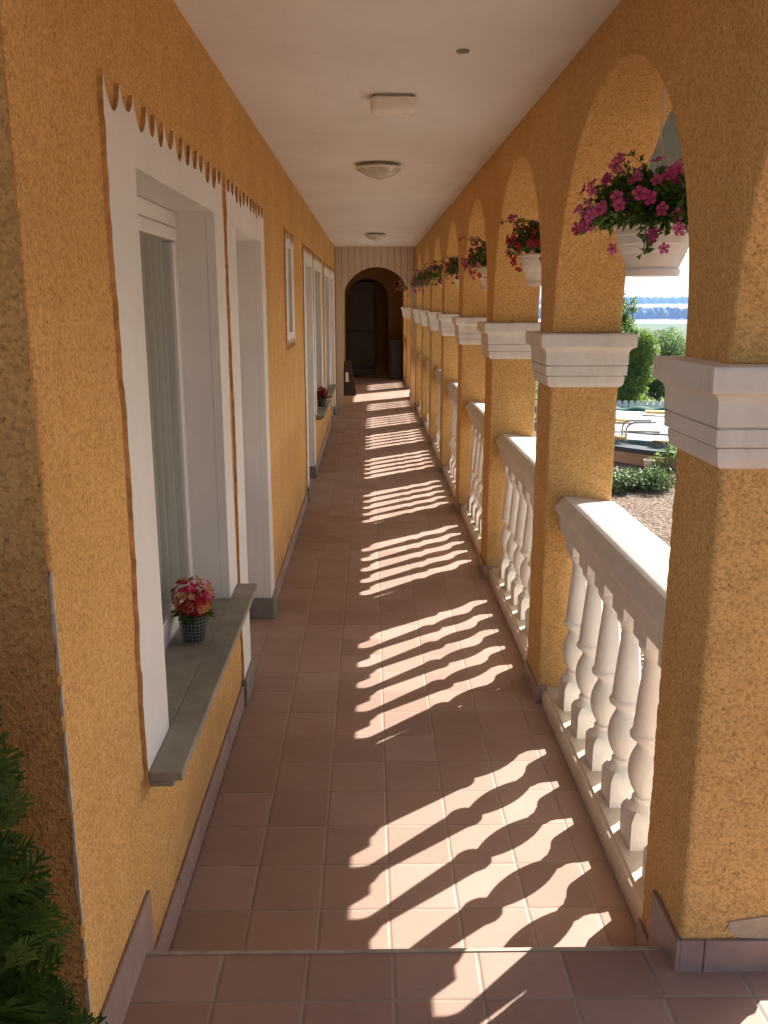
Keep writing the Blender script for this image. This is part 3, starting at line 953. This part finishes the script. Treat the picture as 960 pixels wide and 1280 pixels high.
def basket(loc, label, seed, fl, size=1.0, nleaf=900, nflow=60, droop=.5, lean=(0, 0), drape=0):
    r = random.Random(seed)
    th = thing('hanging_basket', label, 'flower basket', loc, 'flower baskets hanging in the arches')
    b = MB()
    b.lathe([(.074, 0), (.082, 0), (.084, .012), (.084, .020), (.078, .022), (.083, .035), (.094, .058), (.095, .064), (.098, .066), (.104, .088), (.105, .092), (.108, .094), (.112, .116), (.113, .119), (.116, .121), (.119, .140), (.124, .142), (.126, .150), (.122, .153), (.115, .150), (.112, .13), (.10, .125)], 0, 0, 40)
    b.build('pot', M['plastic'], th, smooth=45)
    leafs = MB(); fls = MB()
    c0 = Vector((lean[0], lean[1], .17))
    # arching sprigs
    nst = 46
    for i in range(nst):
        a = 2 * PI * (i + r.random() * .8) / nst * 1.0 + (i % 2) * 1.3
        reach = r.uniform(.12, .24) * size
        h = r.uniform(.02, .17) * size
        dr = r.uniform(0, .16) * droop
        o = Vector((r.uniform(-.05, .05), r.uniform(-.05, .05), .14))
        pts = []
        for q in range(9):
            u = q / 8
            pts.append(o + Vector((math.cos(a) * reach * u, math.sin(a) * reach * u, h * math.sin(u * PI * .62) * 1.1 - dr * u * u * 1.2)) + c0 * .25 * u)
        leafs.tube([tuple(p) for p in pts], [.0022 - .0013 * q / 8 for q in range(9)], 4)
        for q in range(2, 9):
            for w_ in range(3):
                d = (pts[q] - pts[q - 1]).normalized() + rdir(r) * 1.1
                L = r.uniform(.018, .034) * (1.1 - .05 * q)
                leaf(leafs, pts[q] + rdir(r) * .004, d, rdir(r) + Vector((0, 0, .8)), L, L * .55)
        if r.random() < .85:
            d = (pts[-1] - pts[-3]).normalized() + rdir(r) * .5 + Vector((0, -.35, .15))
            flower(fls, pts[-1] + rdir(r) * .01, d, r.uniform(.016, .023), r.choice([0, 0, 1]), mc=1)
    for i in range(drape):               # stems hanging over the rim
        a = r.uniform(-PI * .75, PI * .15)
        o = Vector((math.cos(a) * .09, math.sin(a) * .09, .15)); fall = r.uniform(.03, .10)
        pts = [o + Vector((math.cos(a) * .075 * u ** .6, math.sin(a) * .075 * u ** .6, .05 * math.sin(u * PI) - fall * u * u)) for u in [q / 8 for q in range(9)]]
        leafs.tube([tuple(p) for p in pts], .0015, 4)
        for q in range(1, 9):
            for w_ in range(4):
                L = r.uniform(.026, .046)
                leaf(leafs, pts[q] + rdir(r) * .008, rdir(r) + Vector((math.cos(a), math.sin(a), -.3)) * .8, Vector((0, 0, 1)) + rdir(r) * .6, L, L * .66)
        if r.random() < .5: flower(fls, pts[-1] + Vector((math.cos(a), math.sin(a), 0)) * .012, Vector((math.cos(a), math.sin(a) - .3, .1)) + rdir(r) * .3, r.uniform(.017, .022), r.choice([0, 0, 1]), mc=1)
    for i in range(nleaf):
        d = rdir(r); d.z = abs(d.z) * .9 - .25 * droop
        rr = r.uniform(.4, 1.0) ** .6
        p = Vector((lean[0], lean[1], .165)) + Vector((d.x * .185, d.y * .185, d.z * .17)) * rr * size
        if p.z < .15 and math.hypot(p.x, p.y) < .125: continue
        L = r.uniform(.020, .042)
        leaf(leafs, p, d + rdir(r) * .8, Vector((0, 0, 1)) + rdir(r) * .7, L, L * .62)
    for i in range(nflow):
        d = rdir(r); d.z = d.z * .75 + .1
        p = Vector((lean[0], lean[1], .165)) + Vector((d.x * .20, d.y * .20, d.z * .17)) * r.uniform(.9, 1.18) * size
        if p.z < .16 and math.hypot(p.x, p.y) < .14: continue
        flower(fls, p, d + rdir(r) * .45, r.uniform(.015, .023), r.choice([0, 0, 0, 1]), mc=1)
    leafs.build('foliage', M['leaf_pet'], th, fixn=False)
    fls.build('blossoms', [M[fl[0]], M[fl[1]]], th, fixn=False)
    b = MB()
    top = Vector((0, 0, 2.39 - loc[2]))
    for i in range(3):
        a = 2 * PI * i / 3 + .9
        b.tube([(math.cos(a) * .118, math.sin(a) * .118, .148), (0, 0, .40)], .0022, 5)
    b.tube([(0, 0, .40), (0, 0, .47), tuple(top)], .003, 5)
    b.lathe([(.010, top.z - .012), (.014, top.z - .004), (.014, top.z)], 0, 0, 10)
    b.build('hanger', M['cord'], th, smooth=40)
    return th
BX = .872
bz = 1.785
def bay(k): return py(k) + PW + (PITCH - PW) / 2
basket((BX, bay(1), bz), 'cream hanging pot of pink petunias in the nearest arch', 11, ('fl_pink', 'fl_pink_c'), 1.04, 1500, 84, .6, (-.02, -.02), drape=9)
basket((BX, bay(2), bz), 'cream hanging pot of bright red petunias in the second arch', 12, ('fl_red', 'fl_pink_c'), .86, 600, 75, .1, (-.02, 0))
basket((BX, bay(3), bz), 'cream hanging pot of red and pink petunias in the third arch', 13, ('fl_red', 'fl_pink'), .98, 600, 75, .4, (-.03, 0))
basket((BX, bay(4), bz), 'hanging pot of dark wine red petunias in the fourth arch', 14, ('fl_dred', 'fl_wine'), .92, 500, 60, .35, (-.03, 0))
basket((BX, bay(5), bz), 'hanging pot of lilac and red petunias in the fifth arch', 15, ('fl_dred', 'fl_lilac'), 1.1, 600, 45, .5, (-.04, 0))
basket((BX, bay(6), bz), 'bushy hanging pot of lilac petunias in the sixth arch', 16, ('fl_lilac', 'fl_pink'), 1.35, 800, 60, .9, (-.07, 0))
basket((BX, bay(7), bz), 'hanging pot of lilac petunias before the board partition', 17, ('fl_lilac', 'fl_pink_c'), 1.2, 600, 50, .7, (-.05, 0))
basket((BX, bay(9), bz), 'hanging pot of pink petunias seen through the arched partition', 18, ('fl_pink', 'fl_lilac'), 1.45, 700, 60, .6, (-.10, 0))

# thuja beside the landing
def thuja(loc, label):
    r = random.Random(21)
    th = thing('thuja_shrub', label, 'shrub', loc)
    b = MB(); b.tube([(0, 0, -.05), (.01, 0, .4), (0, .01, .95)], [.028, .02, .006], 8); b.build('trunk', M['bark'], th, smooth=60)
    b = MB()
    H = 1.24
    def rad_at(z):
        u = z / H
        return .37 * (min(1, (u + .25) * 2.0)) * max(.02, 1 - max(0, (u - .55) / .47) ** 2.2)
    for i in range(2300):
        z = r.uniform(.03, H * .99)
        a = r.uniform(0, 2 * PI)
        R0 = rad_at(z) * (1 + .16 * noise.noise((math.cos(a) * 2, math.sin(a) * 2, z * 5)))
        rr = R0 * (r.uniform(.35, 1.0) ** .5)
        out = Vector((math.cos(a), math.sin(a), 0))
        p = out * rr * .78 + Vector((0, 0, z - .05))
        d = (out * r.uniform(.7, 1.1) + Vector((0, 0, r.uniform(.25, .9))) + rdir(r) * .35).normalized()
        s = d.cross(out.cross(Vector((0, 0, 1))) + rdir(r) * .8)
        if s.length < .1: continue
        s.normalize(); nn = s.cross(d)
        L = r.uniform(.06, .115)
        # flat spray: midrib and side twigs with twiglets
        def strip(p0, p1, w0, w1):
            e = (p1 - p0).normalized(); sd = e.cross(nn).normalized()
            b.add([p0 - sd * w0, p0 + sd * w0, p1 + sd * w1, p1 - sd * w1], [(0, 1, 2, 3)])
        tip = p + d * L - nn * L * .10
        strip(p, tip, .0035, .0018)
        for q in range(1, 7):
            u = q / 7
            base = p.lerp(tip, u)
            for sg in (-1, 1):
                l2 = L * (.52 * (1 - u) + .12) * r.uniform(.8, 1.2)
                dd = (d * .85 + s * sg * .75 + nn * r.uniform(-.2, .2)).normalized()
                e = base + dd * l2
                strip(base, e, .0030, .0015)
                if l2 > .03:
                    for u2 in (.45, .75):
                        bb = base.lerp(e, u2)
                        for s2 in (-1, 1):
                            d3 = (dd + (d if s2 * sg < 0 else s * sg) * .7).normalized()
                            strip(bb, bb + d3 * l2 * .34, .0026, .0013)
    b.build('foliage', M['leaf_thuja'], th, fixn=False)
    b = MB()
    vs = []; fs = []; n = 20; nz = 14
    for j in range(nz + 1):
        z = .02 + (H * .9) * j / nz
        for i in range(n):
            a = 2 * PI * i / n
            q = rad_at(z) * .52 * (1 + .3 * noise.noise((math.cos(a) * 3, math.sin(a) * 3, z * 7)))
            vs.append((q * math.cos(a), q * math.sin(a), z - .05))
    for j in range(nz):
        for i in range(n):
            a, c = j * n + i, j * n + (i + 1) % n
            fs.append((a, c, c + n, a + n))
    b.add(vs, fs); b.build('inner_growth', M['leaf_thuja'], th, smooth=180)
    return th
thuja((-.80, 1.06, ZL - .02), 'dark green thuja shrub at the left wall corner beside the landing')

# small flower pots on the sills
def sill_pot(loc, label, seed, pot=True, s=1.0, cols=('fl_peach', 'fl_wine', 'fl_hot', 'fl_orange', 'fl_red')):
    r = random.Random(seed)
    th = thing('sill_flowers', label, 'flower pot', loc, 'small flower pots on the window sills')
    def prof(z): return .041 + .012 * z / .10
    b = MB(); b.lathe([(.034 * s, .002), (.036 * s, .004), (.046 * s, .092 * s), (.044 * s, .095 * s)], 0, 0, 24); b.build('pot', M['potdark'], th, smooth=40)
    b = MB()
    for i in range(8):
        z = (.004 + .0125 * i) * s; rr = prof(z / s) * s; pts = []
        for q in range(29):
            a = 2 * PI * q / 28; pts.append((rr * math.cos(a), rr * math.sin(a), z))
        b.tube(pts, .0016 * s, 5)
    for i in range(24):
        a = 2 * PI * i / 24
        b.tube([(prof(z / s) * s * math.cos(a), prof(z / s) * s * math.sin(a), z) for z in (.003 * s, .092 * s)], .0014 * s, 5)
    b.build('wire_basket', M['wire'], th, smooth=60)
    lf = MB(); fl = MB()
    for i in range(60):
        a = r.uniform(0, 2 * PI)
        p = Vector((math.cos(a) * .035, math.sin(a) * .035, .095)) * s
        d = Vector((math.cos(a), math.sin(a), r.uniform(-.5, .4)))
        L = r.uniform(.03, .055) * s
        leaf(lf, p, d, Vector((0, 0, 1)), L, L * .6)
    for i in range(150):
        d = rdir(r); d.z = d.z * .9 + .15
        p = Vector((d.x * .066, d.y * .066, .15 + d.z * .062)) * s * r.uniform(.7, 1.05)
        if p.z < .085 * s: continue
        flower(fl, p, d + rdir(r) * .5, r.uniform(.011, .019) * s, r.randrange(5), 4 if r.random() < .6 else 5)
    lf.build('foliage', M['leaf_pet'], th, fixn=False)
    fl.build('blossoms', [M[c] for c in cols], th, fixn=False)
    return th
zs = .5845
sill_pot((-.602, 2.885, zs), 'orange and crimson flowers in a small wire basket on the nearest grey sill', 31, s=1.0)
sill_pot((-.535, 9.85, zs), 'small dark pot of red flowers on a far grey sill', 32, s=1.0, cols=('fl_dred', 'fl_wine', 'fl_red', 'fl_peach', 'fl_dred'))

# ------------------------------------------------------------------ yard beyond the arches
def ring_wall(name, cx, cy, r0, r1, a0, a1, z0, z1, mat, parent=None, n=60, uv=False):
    b = MB(); vs = []; fs = []
    for i in range(n + 1):
        a = a0 + (a1 - a0) * i / n
        for rr in (r0, r1):
            for z in (z0, z1): vs.append((cx + rr * math.cos(a), cy + rr * math.sin(a), z))
    for i in range(n):
        o = 4 * i
        fs += [(o, o + 4, o + 5, o + 1), (o + 2, o + 3, o + 7, o + 6), (o + 1, o + 5, o + 7, o + 3), (o, o + 2, o + 6, o + 4)]
    b.add(vs, fs)
    ob = b.build(name, mat, parent)
    if uv:
        me = ob.data; ul = me.uv_layers.new(name='UVMap')
        for lp in me.loops:
            co = me.vertices[lp.vertex_index].co
            ul.data[lp.index].uv = ((math.atan2(co.y - cy, co.x - cx)) * r1, co.z)
    return ob
PC = (6.75, 17.05); PR = 3.08; ZP = -.72
pool = thing('round_pool', 'round garden pool with low brick wall and dark rim, covered with white sheets', 'pool', (PC[0], PC[1], -1))
ring_wall('brick_wall', 0, 0, PR - .25, PR, 0, 2 * PI, -.1, .20, M['brick'], pool, 90, True)
ring_wall('rim', 0, 0, PR - .30, PR + .05, 0, 2 * PI, .20, .28, M['coping'], pool, 90)
b = MB(); b.lathe([(PR - .26, .05), (PR - .26, .10)], 0, 0, 60); b.build('water_cover', M['sheet_blue'], pool)

def wavy_sheet(name, label, corners, z, mat, amp, seed, th_=.012, cat='sheet'):
    """a thin sheet lying over the pool with gentle folds"""
    n = 26; b = MB(); vs = []; fs = []
    a, c, d, e = [Vector((*p, 0)) for p in corners]
    for side in (0, 1):
        for j in range(n + 1):
            for i in range(n + 1):
                u, v = i / n, j / n
                p = a.lerp(c, u).lerp(e.lerp(d, u), v)
                zz = z + amp * (noise.noise((p.x * 1.3 + seed, p.y * 1.3, 0)) + .5 * noise.noise((p.x * 3.4, p.y * 3.4, seed)))
                vs.append((p.x, p.y, zz - side * th_))
    m = (n + 1) * (n + 1)
    for j in range(n):
        for i in range(n):
            o = j * (n + 1) + i
            fs.append((o, o + 1, o + n + 2, o + n + 1)); fs.append((m + o, m + o + n + 1, m + o + n + 2, m + o + 1))
    rim = [i for i in range(n + 1)] + [j * (n + 1) + n for j in range(1, n + 1)] + [n * (n + 1) + i for i in range(n - 1, -1, -1)] + [j * (n + 1) for j in range(n - 1, 0, -1)]
    for i in range(len(rim)):
        p, q = rim[i], rim[(i + 1) % len(rim)]
        fs.append((p, p + m, q + m, q))
    b.add(vs, fs)
    ob = b.build(name, mat, smooth=50)
    return tag(ob, label, cat)
wavy_sheet('cover_sheet', 'pale blue white plastic sheet over the near part of the pool', [(4.15, 16.15), (6.8, 14.3), (8.6, 16.0), (5.3, 18.0)], ZP + .025, M['sheet_blue'], .015, 2)
wavy_sheet('cover_sheet', 'bright white sheet over the far part of the pool', [(4.05, 16.9), (5.6, 16.2), (8.4, 18.3), (5.2, 20.05)], ZP + .05, M['sheet'], .02, 5)
def plank(label, p0, p1, wd, h, z, mat, group='loose boards lying on the covered pool'):
    a = Vector((*p0, 0)); c = Vector((*p1, 0)); L = (c - a).length
    b = MB(); b.box(0, L, -wd / 2, wd / 2, 0, h)
    ob = b.build('loose_board', mat, bevel=.003, segs=1)
    ob.location = (a.x, a.y, z); ob.rotation_euler = (0, 0, math.atan2(c.y - a.y, c.x - a.x))
    return tag(ob, label, 'board', group)
plank('brown board on the far rim of the pool below the green net', (5.9, 19.1), (7.6, 18.6), .22, .06, ZP + .085, M['plank'])
plank('yellowish board running across the left of the white sheet', (4.5, 18.2), (5.25, 17.75), .30, .05, ZP + .085, M['plank'])
plank('narrow yellow plank leaning at the near left of the pool', (4.15, 16.4), (4.42, 15.45), .14, .05, ZP + .07, M['plank'])
plank('thin dark strip lying across the pale blue sheet', (4.65, 16.45), (5.35, 16.35), .05, .03, ZP + .06, M['plank_d'])
plank('thick dark board on the near rim at the right', (4.85, 15.15), (6.3, 14.4), .20, .07, ZP + .045, M['plank_d'])
# pool ladder
ld = thing('pool_ladder', 'curved steel pool ladder standing at the near left of the pool', 'ladder', (4.55, 15.75, ZP))
for dy in (0, .26):
    b = MB(); pts = [(0, dy, .0), (0, dy, .20)]
    for i in range(1, 9):
        a = PI - PI / 2 * i / 8
        pts.append((.17 + .17 * math.cos(a), dy - .02 * i / 8, .20 + .13 * math.sin(a)))
    pts.append((.50, dy - .06, .335))
    b.tube(pts, .021, 8); b.build('side_rail', M['metal'], ld, smooth=60)
b = MB(); b.tube([(0, 0, .10), (0, .26, .10)], .014, 8); b.build('rung', M['metal'], ld, smooth=60)
# bucket
bk = thing('bucket', 'dirty white bucket standing against the brick wall of the pool', 'bucket', (4.60, 14.50, -1))
b = MB(); b.lathe([(.066, .0), (.07, .003), (.088, .15), (.094, .152), (.095, .162), (.088, .165), (.08, .15), (.066, .02)], 0, 0, 28); b.build('body', M['bucket'], bk, smooth=40)
b = MB(); b.tube([(.092 * math.cos(PI * i / 10), -.095 * math.sin(PI * i / 10) * .4, .155 - .06 * math.sin(PI * i / 10)) for i in range(11)], .003, 6); b.build('handle', M['metal'], bk, smooth=60)
# green net roll
b = MB(); rr = random.Random(5); pts = []; rads = []
for i in range(40):
    u = i / 39
    pts.append((4.6 + 3.4 * u, 20.35 - .55 * u, -.82 + .02 * math.sin(9 * u))); rads.append(.18 + .03 * math.sin(14 * u) + .03 * math.sin(31 * u + 1) + .07 * (1 - u))
b.tube(pts, rads, 14)
o = b.build('net_roll', M['green_net'], smooth=180); tag(o, 'long roll of dark green netting lying along the picket fence', 'net')
# picket fence
fc = thing('picket_fence', 'low white picket fence behind the pool with rounded pale slats', 'fence', (4.0, 21.2, -1))
b = MB()
for i in range(60):
    x = i * .142; y = -.06 * i * .142 * 2.2; h = .43 + .006 * math.sin(i * 2.3)
    pts = [(x - .052, -.02), (x + .052, -.02), (x + .052, h - .03)]
    for q in range(1, 8): pts.append((x + .052 * math.cos(PI * q / 8), h - .03 + .045 * math.sin(PI * q / 8)))
    pts.append((x - .052, h - .03))
    b.poly([pts], XZ, y - .01, y + .01)
b.build('pickets', M['picket'], fc, bevel=.002, segs=1)
for z in (.12, .30):
    b = MB(); L = 59 * .142
    b.add([(0, .011, z), (L, .011 - .132 * L, z), (L, .041 - .132 * L, z), (0, .041, z), (0, .011, z + .06), (L, .011 - .132 * L, z + .06), (L, .041 - .132 * L, z + .06), (0, .041, z + .06)],
          [(0, 3, 2, 1), (4, 5, 6, 7), (0, 1, 5, 4), (1, 2, 6, 5), (2, 3, 7, 6), (3, 0, 4, 7)])
    b.build('rail', M['picket'], fc)

def leafy(name, label, cat, loc, seed, clumps, nleaf, L, mat, trunk_h, trunk_r, group=None, limbs=True):
    """clumps: (x, y, z, rx, rz, share)"""
    r = random.Random(seed)
    th = thing(name, label, cat, loc, group)
    b = MB()
    b.tube([(0, 0, -.05), (.02, .01, trunk_h * .5), (-.01, .02, trunk_h)], [trunk_r, trunk_r * .75, trunk_r * .4], 8)
    if limbs:
        for c in clumps:
            e = Vector(c[:3]); s = Vector((0, 0, min(trunk_h * .9, max(.08, e.z * .45))))
            b.tube([s, s.lerp(e, .5) + Vector((0, 0, .05)), e], [trunk_r * .45, trunk_r * .3, trunk_r * .12], 6)
    b.build('trunk', M['bark'], th, smooth=60)
    b = MB(); tot = sum(c[5] for c in clumps)
    for c in clumps:
        ce = Vector(c[:3])
        for i in range(int(nleaf * c[5] / tot)):
            d = rdir(r)
            q = r.random() ** .38 * (1 + .28 * noise.noise((d.x * 2.1 + seed, d.y * 2.1, d.z * 2.1 + c[0])))
            p = ce + Vector((d.x * c[3], d.y * c[3], d.z * c[4])) * q
            if p.z < .0: continue
            l = L * r.uniform(.6, 1.25)
            leaf(b, p, d + rdir(r) * .9 + Vector((0, 0, -.2)), Vector((0, 0, 1)) + rdir(r) * .6, l, l * .55)
    b.build('crown' if cat == 'tree' else 'foliage', mat, th, fixn=False)
    return th
rr = random.Random(77)
# tall light green young tree at the left
cl = [(.0, 0, .75, .42, .5, 3), (.3, .1, 1.15, .38, .4, 3), (-.05, .1, 1.5, .42, .42, 3), (.25, -.1, 1.75, .35, .35, 2.4), (-.12, 0, 2.1, .22, .35, 1.2), (-.2, .05, 2.5, .13, .3, .5), (.02, 0, 2.65, .08, .22, .22), (-.25, 0, 2.85, .05, .16, .12), (.48, .2, 1.62, .3, .3, 1.6), (-.5, .1, 1.3, .4, .6, 2.5), (.1, -.15, .35, .4, .35, 1.5)]
leafy('young_tree', 'light green young tree with a thin sparse top behind the picket fence', 'tree', (6.2, 21.6, -1.05), 41, cl, 15000, .08, M['leaf_light'], 1.9, .045)
cl = [(rr.uniform(-.7, .7), rr.uniform(-.4, .4), rr.uniform(.4, 1.35), rr.uniform(.3, .5), rr.uniform(.3, .45), 1) for i in range(10)]
leafy('dark_shrub', 'dense darker green shrub between the two lighter trees behind the fence', 'shrub', (7.0, 23.6, -1.1), 42, cl, 9000, .07, M['leaf_mid'], .9, .05)
cl = [(.0, 0, 1.15, .85, .85, 6), (-.75, 0, 1.1, .5, .6, 2), (.45, 0, 1.3, .5, .5, 2), (-.45, .1, 1.25, .5, .5, 2), (.1, -.1, 1.75, .5, .38, 2), (.65, .1, .8, .5, .5, 2), (-.6, 0, .7, .45, .5, 2)]
leafy('round_tree', 'rounded grey green bushy tree at the right behind the fence', 'tree', (7.50, 23.3, -1.1), 43, cl, 17000, .065, M['leaf_round'], 1.1, .06)
cl = [(rr.uniform(-.9, .9), rr.uniform(-.5, .5), rr.uniform(.3, 1.2), rr.uniform(.35, .5), rr.uniform(.3, .45), 1) for i in range(10)]
leafy('dark_shrub', 'low dark shrub beyond the left end of the picket fence', 'shrub', (4.6, 23.5, -1.1), 44, cl, 6000, .07, M['leaf_mid'], .8, .05)
# bush in the gravel
cl = [(rr.uniform(-.48, .48), rr.uniform(-.35, .35), rr.uniform(.05, .20), rr.uniform(.13, .22), rr.uniform(.08, .14), 1) for i in range(20)]
leafy('low_bush', 'low leafy green bush growing in the gravel before the pool', 'bush', (3.95, 12.9, -1), 45, cl, 4200, .055, M['leaf_mid'], .15, .012)
cl = [(rr.uniform(-.12, .12), rr.uniform(-.1, .1), .1 + .1 * i, .10, .09, 1) for i in range(4)]
leafy('garden_weed', 'yellow green upright weed beside the white bucket', 'plant', (4.80, 14.35, -1), 46, cl, 260, .06, M['leaf_light'], .4, .008)

# far woods
def wood(name, label, y0, y1, x0, x1, n, h, seed, matn):
    r = random.Random(seed); b = MB()
    for i in range(n):
        x = r.uniform(x0, x1); y = r.uniform(y0, y1); z = tz(y) - 1
        hh = h * r.uniform(.7, 1.25) * (1 + .3 * noise.noise((x * .02, 0, seed))); rd = hh * r.uniform(.32, .5)
        prof = [(.1 * rd, 0), (.75 * rd, hh * .2), (rd * r.uniform(.9, 1.1), hh * .5), (rd * .75, hh * .78), (rd * .3, hh * .96), (.05, hh)]
        o = len(b.v); b.lathe([(p, z + q) for p, q in prof], x, y, 9)
        for k in range(o, len(b.v)):
            v = Vector(b.v[k]); q = noise.noise((v.x * .3, v.y * .3, v.z * .3)) * rd * .35
            d = Vector((v.x - x, v.y - y, 0))
            if d.length > 0: v += d.normalized() * q
            b.v[k] = tuple(v)
    o = b.build(name, M[matn], smooth=180, fixn=False)
    tag(o, label, 'woods', kind='stuff')
M['far'] = simple('far_trees', (.035, .06, .03), .9, .4, .12)
wood('forest', 'dark blue wooded strip across the valley', 1300, 1420, 150, 700, 900, 13, 51, 'far')
wood('far_woods', 'hazy wooded hilltop beyond the pale field', 2350, 2600, 300, 1000, 500, 16, 52, 'far')

# ------------------------------------------------------------------ haze
HAZE = 0.00022
if HAZE:
    b = MB(); b.box(-950, 2050, -70, 3050, -40, 45)
    t = NT('air_haze')
    t.t.nodes.remove(t.b)
    pv = t.n('ShaderNodeVolumePrincipled')
    pv.inputs['Color'].default_value = (.28, .50, 1, 1)
    pv.inputs['Density'].default_value = HAZE
    pv.inputs['Anisotropy'].default_value = .2
    t.l(pv.outputs[0], t.t.nodes['Material Output'].inputs['Volume'])
    o = b.build('haze', t.m); tag(o, 'thin blue haze over the valley', 'haze', kind='stuff')
